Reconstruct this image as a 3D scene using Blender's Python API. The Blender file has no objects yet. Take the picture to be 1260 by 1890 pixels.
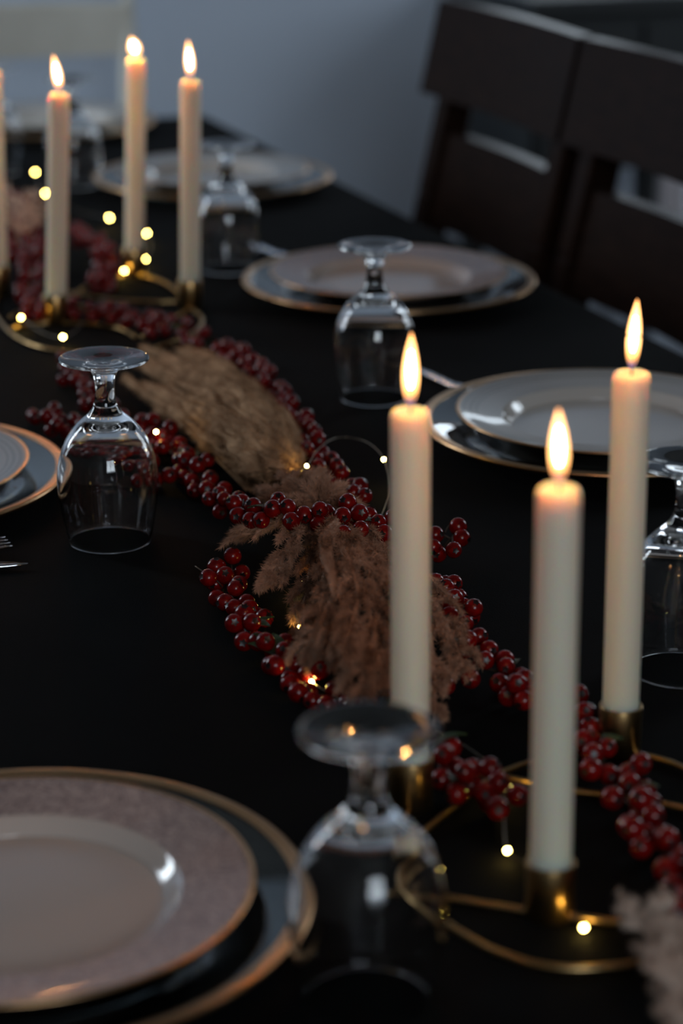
import bpy, math, random
import numpy as np
from mathutils import Vector, Matrix, Quaternion

SC = bpy.context.scene
COL = SC.collection
random.seed(7)
RNG = np.random.default_rng(7)
TZ = 0.75                                   # table top height

# ------------------------------------------------------------------ camera
FPX, PITCH, CH = 4238.0, math.radians(18.8), 0.60
cam_d = bpy.data.cameras.new('camera')
cam = bpy.data.objects.new('camera', cam_d)
COL.objects.link(cam)
cam.location = (0, 0, TZ + CH)
cam.rotation_euler = (math.pi / 2 - PITCH, 0, 0)
cam_d.sensor_fit = 'VERTICAL'
cam_d.sensor_height = 22.3
cam_d.lens = FPX / 1890 * 22.3
cam_d.clip_start = 0.05
cam_d.dof.use_dof = True
cam_d.dof.focus_distance = 1.66
cam_d.dof.aperture_fstop = 2.5
SC.camera = cam
SC.view_settings.view_transform = 'Standard'
SC.view_settings.look = 'None'
SC.view_settings.gamma = 1
SC.view_settings.use_curve_mapping = False
SC.view_settings.exposure = 0.0
SC.cycles.caustics_reflective = False
SC.cycles.caustics_refractive = False
SC.cycles.sample_clamp_indirect = 3.0
SC.cycles.max_bounces = 14
SC.cycles.transmission_bounces = 14
SC.cycles.glossy_bounces = 5
SC.cycles.diffuse_bounces = 3

# ------------------------------------------------------------------ world
w = bpy.data.worlds.new('overcast_daylight')
SC.world = w
w.use_nodes = True
bg = w.node_tree.nodes['Background']
bg.inputs[0].default_value = (0.62, 0.78, 1.0, 1)
bg.inputs[1].default_value = 0.6

# room / table axes: E runs along the table towards the camera, O to its right side
T0 = Vector((-0.228, 3.805, 0))
EV = Vector((0.351, -0.936, 0)).normalized()
OV = Vector((0.936, 0.351, 0)).normalized()
ROOM_ROT = math.atan2(OV.y, OV.x)


def R(s, q, z=0.0):
    """table/room coordinates -> world"""
    p = T0 + EV * s + OV * q
    return Vector((p.x, p.y, z))


def area(name, loc, normal, sx, sy, power, color, spread=180):
    l = bpy.data.lights.new(name, 'AREA')
    l.shape = 'RECTANGLE'
    l.size, l.size_y = sx, sy
    l.energy = power
    l.color = color
    l.spread = math.radians(spread)
    o = bpy.data.objects.new(name, l)
    COL.objects.link(o)
    o.location = loc
    o.rotation_euler = Vector(normal).to_track_quat('-Z', 'Y').to_euler()
    return o


DAY = (0.80, 0.91, 1.0)
SIDE_Q, CAM_S, BACK_S, LEFT_Q = 2.3, 5.3, -0.75, -2.2
area('daylight_side_window', R(0.9, SIDE_Q - 0.03, 1.62), -OV, 0.8, 1.1, 15, DAY)
area('daylight_rear_window', R(CAM_S - 0.03, -1.1, 1.86), -EV, 1.1, 0.9, 30, DAY)
area('daylight_far_window', R(BACK_S + 0.03, 0.995, 1.26), EV, 0.33, 0.40, 1.5, DAY)
area('daylight_far_window', R(BACK_S + 0.03, 1.745, 0.88), EV, 0.90, 1.14, 8, DAY)
area('added_left_wall_fill', R(0.0, LEFT_Q + 0.03, 1.62), OV, 0.6, 1.1, 29, DAY)  # added fill that brightens the back wall; no known window here


# ------------------------------------------------------------------ pixel helper (plans the layout on real planes)
def un(x, y, z=0.0):
    """point at height z above the table seen at photograph pixel x, y"""
    f = Vector((0, math.cos(PITCH), -math.sin(PITCH)))
    u = Vector((0, math.sin(PITCH), math.cos(PITCH)))
    d = f * FPX + Vector((1, 0, 0)) * (x - 630) - u * (y - 945)
    t = (z - CH) / d.z
    p = d * t
    return Vector((p.x, p.y, TZ + z))


# ------------------------------------------------------------------ mesh helpers
class MB:
    def __init__(s):
        s.v, s.f, s.m = [], [], []

    def add(s, v, f, mi=0):
        n = len(s.v)
        s.v += [tuple(p) for p in v]
        s.f += [tuple(i + n for i in q) for q in f]
        s.m += [mi] * len(f)
        return s


def mesh_obj(name, mb, mats, parent=None, smooth=True, loc=None):
    me = bpy.data.meshes.new(name)
    me.from_pydata(mb.v, [], mb.f)
    if not isinstance(mats, (list, tuple)):
        mats = [mats]
    for m in mats:
        me.materials.append(m)
    if len(mats) > 1:
        me.polygons.foreach_set('material_index', mb.m)
    if smooth:
        me.polygons.foreach_set('use_smooth', [True] * len(me.polygons))
    me.update()
    o = bpy.data.objects.new(name, me)
    COL.objects.link(o)
    if parent:
        o.parent = parent
    if loc is not None:
        o.location = loc
    return o


def thing(name, label, cat, loc, rotz=0, group=None):
    o = bpy.data.objects.new(name, None)
    o.empty_display_size = 0.05
    COL.objects.link(o)
    o.location = loc
    o.rotation_euler = (0, 0, rotz)
    tag(o, label, cat, group)
    return o


def tag(o, label, cat, group=None):
    o['label'] = label
    o['category'] = cat
    if group:
        o['group'] = group
    return o


def copy_tree(o, parent=None):
    c = o.copy()
    COL.objects.link(c)
    if parent:
        c.parent = parent
    for ch in list(o.children):
        if ch is not c:
            copy_tree(ch, c)
    return c


def catmull(P, n=8):
    P = [np.array(p, float) for p in P]
    if len(P) == 2:
        return [P[0] + (P[1] - P[0]) * k / n for k in range(n + 1)]
    Q = [2 * P[0] - P[1]] + P + [2 * P[-1] - P[-2]]
    out = []
    for i in range(1, len(Q) - 2):
        a, b, c, d = Q[i - 1:i + 3]
        for k in range(n):
            t = k / n
            out.append(0.5 * ((2 * b) + (c - a) * t + (2 * a - 5 * b + 4 * c - d) * t * t
                              + (3 * b - a - 3 * c + d) * t ** 3))
    out.append(P[-1])
    return out


def lathe(prof, n=48, axis=(0, 0)):
    """prof list of (r, z); r<=1e-6 makes a pole"""
    v, f, rings = [], [], []
    for r, z in prof:
        if r < 1e-6:
            rings.append([len(v)])
            v.append((axis[0], axis[1], z))
        else:
            s = len(v)
            for k in range(n):
                a = 2 * math.pi * k / n
                v.append((axis[0] + r * math.cos(a), axis[1] + r * math.sin(a), z))
            rings.append(list(range(s, s + n)))
    for A, B in zip(rings, rings[1:]):
        for k in range(n):
            k2 = (k + 1) % n
            if len(A) == 1 and len(B) > 1:
                f.append((A[0], B[k2], B[k]))
            elif len(B) == 1 and len(A) > 1:
                f.append((A[k], A[k2], B[0]))
            elif len(A) > 1:
                f.append((A[k], A[k2], B[k2], B[k]))
    vol = 0.0                                  # make the surface face outward
    for q in f:
        a = Vector(v[q[0]])
        for i in range(1, len(q) - 1):
            vol += a.dot(Vector(v[q[i]]).cross(Vector(v[q[i + 1]])))
    if vol < 0:
        f = [q[::-1] for q in f]
    return v, f


def smooth_prof(P, n=4):
    return [(max(0.0, float(p[0])), float(p[1])) for p in catmull(P, n)]


def frames(path):
    path = np.array(path, float)
    T = np.gradient(path, axis=0)
    T /= np.linalg.norm(T, axis=1)[:, None] + 1e-12
    N = np.cross(T, [0, 0, 1.0])
    bad = np.linalg.norm(N, axis=1) < 0.05
    N[bad] = np.cross(T[bad], [1.0, 0, 0])
    N /= np.linalg.norm(N, axis=1)[:, None]
    B = np.cross(N, T)
    return path, T, N, B


def tube(path, rad, n=8, cap=True, flat=1.0):
    path, T, N, B = frames(path)
    m = len(path)
    if not hasattr(rad, '__len__'):
        rad = [rad] * m
    v, f = [], []
    for i in range(m):
        for k in range(n):
            a = 2 * math.pi * k / n
            v.append(path[i] + (N[i] * math.cos(a) + B[i] * math.sin(a) * flat) * rad[i])
    for i in range(m - 1):
        for k in range(n):
            k2 = (k + 1) % n
            f.append((i * n + k, i * n + k2, (i + 1) * n + k2, (i + 1) * n + k))
    if cap:
        f.append(tuple(range(n))[::-1])
        f.append(tuple((m - 1) * n + k for k in range(n)))
    return v, f


def bevel_box(cx, cy, cz, sx, sy, sz, b=0.004, M=None):
    """box with chamfered edges"""
    v, idx = [], {}
    for ix in (-1, 1):
        for iy in (-1, 1):
            for iz in (-1, 1):
                for ax in range(3):
                    p = [ix * sx / 2, iy * sy / 2, iz * sz / 2]
                    for a2 in range(3):
                        if a2 != ax:
                            p[a2] -= (ix, iy, iz)[a2] * b
                    idx[(ix, iy, iz, ax)] = len(v)
                    v.append(Vector(p))
    f = []
    for ax in range(3):
        o1, o2 = [a for a in range(3) if a != ax]
        for s in (-1, 1):
            q = []
            for a, c in ((-1, -1), (1, -1), (1, 1), (-1, 1)):
                k = [0, 0, 0]
                k[ax], k[o1], k[o2] = s, a, c
                q.append(idx[(k[0], k[1], k[2], ax)])
            f.append(q)
    for ax in range(3):                       # edges along ax
        o1, o2 = [a for a in range(3) if a != ax]
        for a in (-1, 1):
            for c in (-1, 1):
                def key(s, w):
                    k = [0, 0, 0]
                    k[ax], k[o1], k[o2] = s, a, c
                    return idx[(k[0], k[1], k[2], w)]
                f.append([key(-1, o1), key(1, o1), key(1, o2), key(-1, o2)])
    for ix in (-1, 1):
        for iy in (-1, 1):
            for iz in (-1, 1):
                f.append([idx[(ix, iy, iz, a)] for a in range(3)])
    # orient outward
    ff = []
    for q in f:
        c = sum((v[i] for i in q), Vector()) / len(q)
        n = (v[q[1]] - v[q[0]]).cross(v[q[2]] - v[q[0]])
        ff.append(q if n.dot(c) > 0 else q[::-1])
    out = []
    for p in v:
        p = p + Vector((cx, cy, cz))
        out.append(tuple(M @ p) if M else tuple(p))
    return out, ff


# ------------------------------------------------------------------ materials
def mat(name, col, rough=0.5, metal=0.0, **kw):
    m = bpy.data.materials.new(name)
    m.use_nodes = True
    b = m.node_tree.nodes['Principled BSDF']
    b.inputs['Base Color'].default_value = (*col, 1)
    b.inputs['Roughness'].default_value = rough
    b.inputs['Metallic'].default_value = metal
    for k, val in kw.items():
        b.inputs[k.replace('_', ' ')].default_value = val
    return m


def nodes(m):
    return m.node_tree.nodes, m.node_tree.links, m.node_tree.nodes['Principled BSDF']


def noise_col(m, c1, c2, scale=8, detail=4, stretch=(1, 1, 1), bump=0.0, bscale=None):
    N, L, b = nodes(m)
    tc = N.new('ShaderNodeTexCoord')
    mp = N.new('ShaderNodeMapping')
    mp.inputs['Scale'].default_value = stretch
    L.new(tc.outputs['Object'], mp.inputs[0])
    nz = N.new('ShaderNodeTexNoise')
    nz.inputs['Scale'].default_value = scale
    nz.inputs['Detail'].default_value = detail
    L.new(mp.outputs[0], nz.inputs['Vector'])
    cr = N.new('ShaderNodeValToRGB')
    cr.color_ramp.elements[0].position = 0.3
    cr.color_ramp.elements[1].position = 0.7
    cr.color_ramp.elements[0].color = (*c1, 1)
    cr.color_ramp.elements[1].color = (*c2, 1)
    L.new(nz.outputs[0], cr.inputs[0])
    L.new(cr.outputs[0], b.inputs['Base Color'])
    if bump:
        bp = N.new('ShaderNodeBump')
        bp.inputs['Strength'].default_value = bump
        bp.inputs['Distance'].default_value = 0.002
        nb = N.new('ShaderNodeTexNoise')
        nb.inputs['Scale'].default_value = bscale or scale * 4
        L.new(mp.outputs[0], nb.inputs['Vector'])
        L.new(nb.outputs[0], bp.inputs['Height'])
        L.new(bp.outputs[0], b.inputs['Normal'])
    return m


M_wall = noise_col(mat('wall_paint', (0.4, 0.46, 0.56), 0.85), (0.50, 0.57, 0.68), (0.53, 0.60, 0.71), 3, bump=0.1, bscale=90)
M_side = mat('side_wall_paint', (0.14, 0.135, 0.13), 0.9)
M_ceil = mat('ceiling_paint', (0.16, 0.16, 0.155), 0.9)
M_floor = noise_col(mat('floor_boards', (0.1, 0.07, 0.05), 0.35), (0.07, 0.05, 0.04), (0.13, 0.10, 0.08), 5, stretch=(1, 12, 1), bump=0.1)
M_dark = mat('hallway_paint', (0.05, 0.055, 0.045), 0.9)
M_trim = mat('trim_paint', (0.62, 0.58, 0.62), 0.5)
M_cloth = noise_col(mat('black_cloth', (0.006, 0.006, 0.007), 0.85), (0.0012, 0.0012, 0.0013), (0.0024, 0.0023, 0.0024), 30, bump=0.25, bscale=900)
M_cloth.node_tree.nodes['Principled BSDF'].inputs['Specular IOR Level'].default_value = 0.07
M_wood = noise_col(mat('dark_stained_wood', (0.02, 0.012, 0.009), 0.38), (0.008, 0.0035, 0.002), (0.017, 0.008, 0.005), 7, stretch=(3, 3, 22), bump=0.08)
M_wood.node_tree.nodes['Principled BSDF'].inputs['Specular IOR Level'].default_value = 0.05
M_white = noise_col(mat('white_painted_wood', (0.6, 0.58, 0.52), 0.45), (0.55, 0.53, 0.47), (0.62, 0.60, 0.54), 10)
M_pane = mat('window_glass', (0.8, 0.9, 1.0), 0.0, Transmission_Weight=1.0, IOR=1.01)
M_side_b = mat('dark_blue_black_paint', (0.012, 0.015, 0.017), 0.5)

M_glass = mat('clear_glass', (1, 1, 1), 0.0, Transmission_Weight=1.0, IOR=1.5)
M_charger = mat('clear_charger_glass', (0.80, 0.86, 0.83), 0.02, Transmission_Weight=1.0, IOR=1.55)
M_gold = noise_col(mat('gold_rim', (0.75, 0.5, 0.25), 0.28, 1.0), (0.66, 0.38, 0.19), (0.76, 0.48, 0.26), 40)
M_brass = noise_col(mat('brushed_brass', (0.62, 0.44, 0.18), 0.3, 1.0), (0.34, 0.21, 0.085), (0.50, 0.33, 0.15), 60)
M_steel = mat('polished_steel', (0.62, 0.62, 0.66), 0.16, 1.0)
M_wire = mat('thin_copper_wire', (0.22, 0.19, 0.15), 0.4, 1.0)
M_wick = mat('charred_wick', (0.015, 0.01, 0.01), 0.9)
M_napkin = noise_col(mat('dark_linen', (0.02, 0.016, 0.014), 0.9), (0.016, 0.013, 0.012), (0.03, 0.024, 0.02), 80, bump=0.3, bscale=500)
M_stem = noise_col(mat('berry_stem', (0.03, 0.02, 0.012), 0.7), (0.02, 0.014, 0.01), (0.05, 0.03, 0.018), 60)
M_leaf = noise_col(mat('dark_green_leaf', (0.02, 0.04, 0.015), 0.5), (0.012, 0.03, 0.01), (0.03, 0.06, 0.02), 90)
M_berry_spec = 0.35
M_calyx = mat('black_calyx', (0.008, 0.004, 0.004), 0.35)

M_berry = noise_col(mat('red_berry_skin', (0.3, 0.006, 0.008), 0.2), (0.085, 0.001, 0.0015), (0.24, 0.004, 0.003), 130, 2)
M_berry.node_tree.nodes['Principled BSDF'].inputs['Coat Weight'].default_value = 0.0
M_berry.node_tree.nodes['Principled BSDF'].inputs['Specular IOR Level'].default_value = M_berry_spec
M_berry.node_tree.nodes['Principled BSDF'].inputs['Coat Roughness'].default_value = 0.06

M_wax = mat('ivory_wax', (0.76, 0.72, 0.59), 0.42)
_b = M_wax.node_tree.nodes['Principled BSDF']
_b.inputs['Subsurface Weight'].default_value = 1.0
_b.inputs['Subsurface Radius'].default_value = (1.0, 0.45, 0.20)
_b.inputs['Subsurface Scale'].default_value = 0.032


def emis(name, col, strength):
    m = bpy.data.materials.new(name)
    m.use_nodes = True
    N, L = m.node_tree.nodes, m.node_tree.links
    N.clear()
    out = N.new('ShaderNodeOutputMaterial')
    e = N.new('ShaderNodeEmission')
    e.inputs[0].default_value = (*col, 1)
    e.inputs[1].default_value = strength
    L.new(e.outputs[0], out.inputs[0])
    return m


def flame_mat():
    m = emis('candle_flame', (1, 0.5, 0.2), 1)
    N, L = m.node_tree.nodes, m.node_tree.links
    e = [n for n in N if n.type == 'EMISSION'][0]
    tc = N.new('ShaderNodeTexCoord')
    sp = N.new('ShaderNodeSeparateXYZ')
    L.new(tc.outputs['Generated'], sp.inputs[0])
    cr = N.new('ShaderNodeValToRGB')
    els = cr.color_ramp.elements
    els[0].position, els[0].color = 0.0, (0.03, 0.03, 0.10, 1)
    els[1].position, els[1].color = 1.0, (1.0, 0.40, 0.12, 1)
    for p, c in ((0.07, (0.10, 0.05, 0.06, 1)), (0.16, (0.55, 0.22, 0.06, 1)), (0.34, (1.0, 0.50, 0.17, 1)), (0.8, (1.0, 0.50, 0.17, 1))):
        k = els.new(p)
        k.color = c
    L.new(sp.outputs[2], cr.inputs[0])
    L.new(cr.outputs[0], e.inputs[0])
    e.inputs[1].default_value = 2.6
    tr_ = N.new('ShaderNodeBsdfTransparent')
    ad = N.new('ShaderNodeAddShader')
    L.new(e.outputs[0], ad.inputs[0])
    L.new(tr_.outputs[0], ad.inputs[1])
    L.new(ad.outputs[0], [n for n in N if n.type == 'OUTPUT_MATERIAL'][0].inputs[0])
    return m


M_flame = flame_mat()
M_core = emis('flame_core', (1.0, 0.39, 0.11), 340.0)
M_led = emis('warm_led', (1.0, 0.68, 0.16), 90.0)


def fuzz_mat(name, c1, c2, scale):
    m = mat(name, c1, 0.9)
    noise_col(m, c1, c2, scale, 3)
    b = m.node_tree.nodes['Principled BSDF']
    b.inputs['Specular IOR Level'].default_value = 0.05
    return m


M_pampas = fuzz_mat('dried_pampas_tan', (0.27, 0.15, 0.083), (0.58, 0.36, 0.21), 45)
M_pampas2 = fuzz_mat('dried_pampas_pinkish', (0.26, 0.14, 0.09), (0.60, 0.37, 0.26), 45)
M_pampas3 = fuzz_mat('pale_pampas', (0.52, 0.36, 0.28), (0.75, 0.60, 0.50), 40)


def plate_mat(name, well, rim1, rim2, kind):
    m = mat(name, well, 0.12)
    N, L, b = nodes(m)
    b.inputs['Coat Weight'].default_value = 0.5
    b.inputs['Coat Roughness'].default_value = 0.05
    tc = N.new('ShaderNodeTexCoord')
    sp = N.new('ShaderNodeSeparateXYZ')
    L.new(tc.outputs['Object'], sp.inputs[0])

    def math_(op, a, c=None):
        n = N.new('ShaderNodeMath')
        n.operation = op
        for i, x in enumerate((a, c)):
            if x is None:
                continue
            if isinstance(x, (int, float)):
                n.inputs[i].default_value = x
            else:
                L.new(x, n.inputs[i])
        return n.outputs[0]
    r = math_('SQRT', math_('ADD', math_('MULTIPLY', sp.outputs[0], sp.outputs[0]),
                            math_('MULTIPLY', sp.outputs[1], sp.outputs[1])))
    inr = math_('GREATER_THAN', r, 0.0935)
    if kind == 'damask':                       # scrolling relief made of warped noise contours
        nz = N.new('ShaderNodeTexNoise')
        nz.inputs['Scale'].default_value = 48
        nz.inputs['Detail'].default_value = 1.5
        nz.inputs['Distortion'].default_value = 2.2
        L.new(tc.outputs['Object'], nz.inputs['Vector'])
        wv = math_('SINE', math_('MULTIPLY', nz.outputs[0], 34.0))
        pat = math_('MULTIPLY', math_('ADD', wv, 1.0), 0.5)
    else:                                      # fine concentric lines
        wv = math_('SINE', math_('MULTIPLY', r, 1100.0))
        band = math_('GREATER_THAN', r, 0.115)
        pat = math_('MULTIPLY', math_('MULTIPLY', math_('ADD', wv, 1.0), 0.5), band)
    mx = N.new('ShaderNodeMixRGB')
    mx.inputs[1].default_value = (*rim1, 1)
    mx.inputs[2].default_value = (*rim2, 1)
    L.new(pat, mx.inputs[0])
    mx2 = N.new('ShaderNodeMixRGB')
    mx2.inputs[1].default_value = (*well, 1)
    L.new(inr, mx2.inputs[0])
    L.new(mx.outputs[0], mx2.inputs[2])
    L.new(mx2.outputs[0], b.inputs['Base Color'])
    rr = N.new('ShaderNodeMath')
    rr.operation = 'MULTIPLY_ADD'
    L.new(inr, rr.inputs[0])
    rr.inputs[1].default_value = 0.22
    rr.inputs[2].default_value = 0.1
    L.new(rr.outputs[0], b.inputs['Roughness'])
    return m


M_plate = plate_mat('porcelain_damask_rim', (0.56, 0.48, 0.43), (0.25, 0.19, 0.18), (0.46, 0.37, 0.35), 'damask')
M_plate2 = plate_mat('porcelain_lined_rim', (0.62, 0.58, 0.54), (0.44, 0.42, 0.40), (0.30, 0.29, 0.28), 'lines')

# ------------------------------------------------------------------ setting
CEIL = 2.55


def struct(name, mb, m, loc=None, **k):
    o = mesh_obj(name, mb, m, smooth=False, loc=loc)
    o['kind'] = 'structure'
    return o


def rbox(s0, s1, q0, q1, z0, z1, b=0.003):
    """box in room axes -> verts, faces in world"""
    Mx = Matrix(((OV.x, EV.x, 0, 0), (OV.y, EV.y, 0, 0), (0, 0, 1, 0), (0, 0, 0, 1)))
    c = R((s0 + s1) / 2, (q0 + q1) / 2, (z0 + z1) / 2)
    v, f = bevel_box(0, 0, 0, q1 - q0, s1 - s0, z1 - z0, b)
    out = [tuple(Mx @ Vector(p) + c) for p in v]
    return out, [q[::-1] for q in f]


def wall_with_hole(name, axis, pos, a0, a1, holes, m):
    """wall slab split into boxes around openings; axis 's' = plane of constant s"""
    mb = MB()
    th = 0.12
    xs = sorted({a0, a1, *[h[0] for h in holes], *[h[1] for h in holes]})
    for x0, x1 in zip(xs, xs[1:]):
        hh = [h for h in holes if h[0] <= x0 + 1e-6 and h[1] >= x1 - 1e-6]
        zs = [(0, CEIL)] if not hh else [(0, hh[0][2]), (hh[0][3], CEIL)]
        for z0, z1 in zs:
            if z1 - z0 < 0.01:
                continue
            if axis == 's':
                p0, p1 = (pos - th, pos) if pos < 0 else (pos, pos + th)
                mb.add(*rbox(p0, p1, x0, x1, z0, z1, 0.0005))
            else:
                p0, p1 = (pos - th, pos) if pos < 0 else (pos, pos + th)
                mb.add(*rbox(x0, x1, p0, p1, z0, z1, 0.0005))
    return struct(name, mb, m)


struct('floor', MB().add(*rbox(-3.4, CAM_S + 0.12, LEFT_Q - 0.12, SIDE_Q + 0.12, -0.05, 0)), M_floor)
struct('ceiling', MB().add(*rbox(-3.4, CAM_S + 0.12, LEFT_Q - 0.12, SIDE_Q + 0.12, CEIL, CEIL + 0.05)), M_ceil)
wall_with_hole('wall_back', 's', BACK_S, LEFT_Q, SIDE_Q, [(0.80, 1.19, 1.02, 1.49), (1.26, 2.23, 0.25, 1.48)], M_wall)
wall_with_hole('wall_right', 'q', SIDE_Q, BACK_S - 0.12, CAM_S, [(0.47, 1.33, 1.04, 2.20)], M_side)
wall_with_hole('wall_left', 'q', LEFT_Q, BACK_S, CAM_S, [(-0.33, 0.33, 1.04, 2.20)], M_side)  # opening only serves the added fill light
wall_with_hole('wall_front', 's', CAM_S, LEFT_Q, SIDE_Q, [(-1.68, -0.52, 1.38, 2.34)], M_side)


def window(name, axis, pos, a0, a1, z0, z1, nv, nh, m=M_trim):
    root = bpy.data.objects.new(name, None)
    COL.objects.link(root)
    root['kind'] = 'structure'
    def bx(mb, x0, x1, zz0, zz1, d0, d1):
        if axis == 's':
            mb.add(*rbox(d0, d1, x0, x1, zz0, zz1))
        else:
            mb.add(*rbox(x0, x1, d0, d1, zz0, zz1))
        return mb
    inw = 1 if pos < 0 else -1
    dA, dB = sorted((pos, pos + inw * 0.05))
    w_ = 0.05
    fr = MB()
    for x0, x1, y0, y1 in ((a0 - w_, a0 + 0.01, z0 - w_, z1 + w_), (a1 - 0.01, a1 + w_, z0 - w_, z1 + w_),
                           (a0, a1, z0 - w_, z0 + 0.01), (a0, a1, z1 - 0.01, z1 + w_)):
        bx(fr, x0, x1, y0, y1, dA, dB)
    mesh_obj('window_frame', fr, m, root, False)
    dA, dB = sorted((pos + inw * 0.031, pos + inw * 0.052))
    for k in range(1, nv):
        x = a0 + (a1 - a0) * k / nv
        mesh_obj('mullion', bx(MB(), x - 0.02, x + 0.02, z0, z1, dA, dB), m, root, False)
    for k in range(1, nh):
        z = z0 + (z1 - z0) * k / nh
        mesh_obj('transom', bx(MB(), a0, a1, z - 0.015, z + 0.015, dA, dB), m, root, False)
    return root


window('window_1', 'q', SIDE_Q, 0.50, 1.30, 1.07, 2.17, 2, 2)
window('window_2', 's', CAM_S, -1.65, -0.55, 1.41, 2.31, 2, 2)
window('window_3', 's', BACK_S, 0.83, 1.16, 1.06, 1.46, 1, 1)
window('window_4', 's', BACK_S, 1.29, 2.20, 0.30, 1.45, 1, 1)
window('added_left_window', 'q', LEFT_Q, -0.30, 0.30, 1.07, 2.17, 1, 2)  # invented unseen frame around the added left fill light

# ------------------------------------------------------------------ table and cloth
TW = 1.13
TL = 3.35
t = thing('dining_table', 'long dining table hidden under the black tablecloth', 'table', R(TL / 2, -TW / 2, 0), 0)


def child_box(name, root, m, s0, s1, q0, q1, z0, z1, b=0.003):
    v, f = rbox(s0, s1, q0, q1, z0, z1, b)
    v = [tuple(Vector(p) - root.location) for p in v]
    return mesh_obj(name, MB().add(v, f), m, root, False)


child_box('tabletop', t, M_wood, 0.02, TL - 0.02, -TW + 0.02, -0.02, TZ - 0.035, TZ - 0.004)
for s in (0.1, TL - 0.17):
    for q in (-TW + 0.1, -0.17):
        child_box('leg', t, M_wood, s, s + 0.07, q, q + 0.07, 0, TZ - 0.035)


def cloth():
    mb = MB()
    # outline loops: top plane, edge bend, hanging skirt with folds
    loops = []
    corner = 0.015
    nS, nQ = 120, 44
    per = []
    for k in range(nS):
        per.append((TL * k / nS, 0.0, 0, 1))
    for k in range(nQ):
        per.append((TL, -TW * k / nQ, 1, 0))
    for k in range(nS):
        per.append((TL - TL * k / nS, -TW, 0, -1))
    for k in range(nQ):
        per.append((0, -TW + TW * k / nQ, -1, 0))
    n = len(per)
    for li, (off, z) in enumerate(((-0.012, 0), (-0.003, -0.0015), (0.002, -0.008), (0.004, -0.06), (0.006, -0.16), (0.008, -0.26))):
        loop = []
        for i, (s, q, ns, nq) in enumerate(per):
            wv = 0
            if li > 2:
                wv = 0.012 * (li - 2) / 3 * (math.sin(i * 0.55) + 0.6 * math.sin(i * 0.23 + 1))
            o_ = off + wv
            # corners move both ways
            ss = min(max(s, 0), TL)
            p = R(ss + (o_ if s >= TL else (-o_ if s <= 0 else 0)) , q + (o_ if q >= 0 else (-o_ if q <= -TW else 0)), TZ + z)
            loop.append(len(mb.v))
            mb.v.append(tuple(p))
        loops.append(loop)
    for A, B in zip(loops, loops[1:]):
        for i in range(n):
            j = (i + 1) % n
            mb.f.append((A[i], B[i], B[j], A[j]))
            mb.m.append(0)
    mb.f.append(tuple(loops[0]))
    mb.m.append(0)
    o = mesh_obj('tablecloth', mb, M_cloth, smooth=True)
    return o


tag(cloth(), 'plain black tablecloth covering the long dining table', 'tablecloth')


# ------------------------------------------------------------------ chairs
def slatted_chair(name, label, sA, q_back, zoff=0):
    """dark ladder-back chair; sA = s of its far post"""
    W = 0.43
    root = thing(name, label, 'chair', R(sA + W / 2, q_back - 0.2, 0))
    L0 = root.location

    def add(nm, mb, m=M_wood, par=root, sm=False):
        mb.v = [tuple(Vector(p) - L0) for p in mb.v]
        return mesh_obj(nm, mb, m, par, sm)

    def qz(z):                                    # recline of the back with height
        return q_back - 0.008 + 0.22 * (max(z, 0.45) - 0.70)
    for s in (sA, sA + W - 0.04):
        mb = MB()
        for z0, z1 in ((0, 0.45), (0.45, 0.70), (0.70, 0.965)):
            # sheared post segment
            v, f = rbox(s, s + 0.04, -0.02, 0.025, z0, z1, 0.003)
            v2 = []
            for p in v:
                p = Vector(p)
                sh = qz(p.z) + 0.08 * max(0, 0.45 - p.z)
                v2.append(tuple(p + OV * sh))
            mb.add(v2, f)
        add('back_post', mb)
    for z0, z1, ex in ((0.845, 0.978, 0.015), (0.660, 0.792, -0.01), (0.50, 0.630, -0.01)):
        mb = MB()
        n = 10
        secs = []
        for k in range(n + 1):
            s = sA - ex + (W + 2 * ex) * k / n
            bow = 0.012 * math.sin(math.pi * k / n)
            ring = []
            for dz, dq in ((z0, 0), (z1, 0), (z1, 0.022), (z0, 0.022)):
                ring.append(len(mb.v))
                mb.v.append(tuple(R(s, qz(dz) + dq + bow - (0.043 if z0 > 0.8 else 0.012), dz)))
            secs.append(ring)
        for A, B in zip(secs, secs[1:]):
            for k in range(4):
                mb.f.append((A[k], B[k], B[(k + 1) % 4], A[(k + 1) % 4]))
                mb.m.append(0)
        mb.f += [tuple(secs[0]), tuple(secs[-1][::-1])]
        mb.m += [0, 0]
        add('back_slat', mb)
    add('seat', MB().add(*rbox(sA - 0.01, sA + W + 0.01, q_back - 0.44, q_back + 0.0, 0.43, 0.465, 0.008)))
    for s in (sA + 0.01, sA + W - 0.05):
        add('leg', MB().add(*rbox(s, s + 0.04, q_back - 0.43, q_back - 0.39, 0, 0.43)))
    add('stretcher', MB().add(*rbox(sA + 0.03, sA + W - 0.03, q_back - 0.42, q_back - 0.395, 0.2, 0.225)))
    return root


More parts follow.
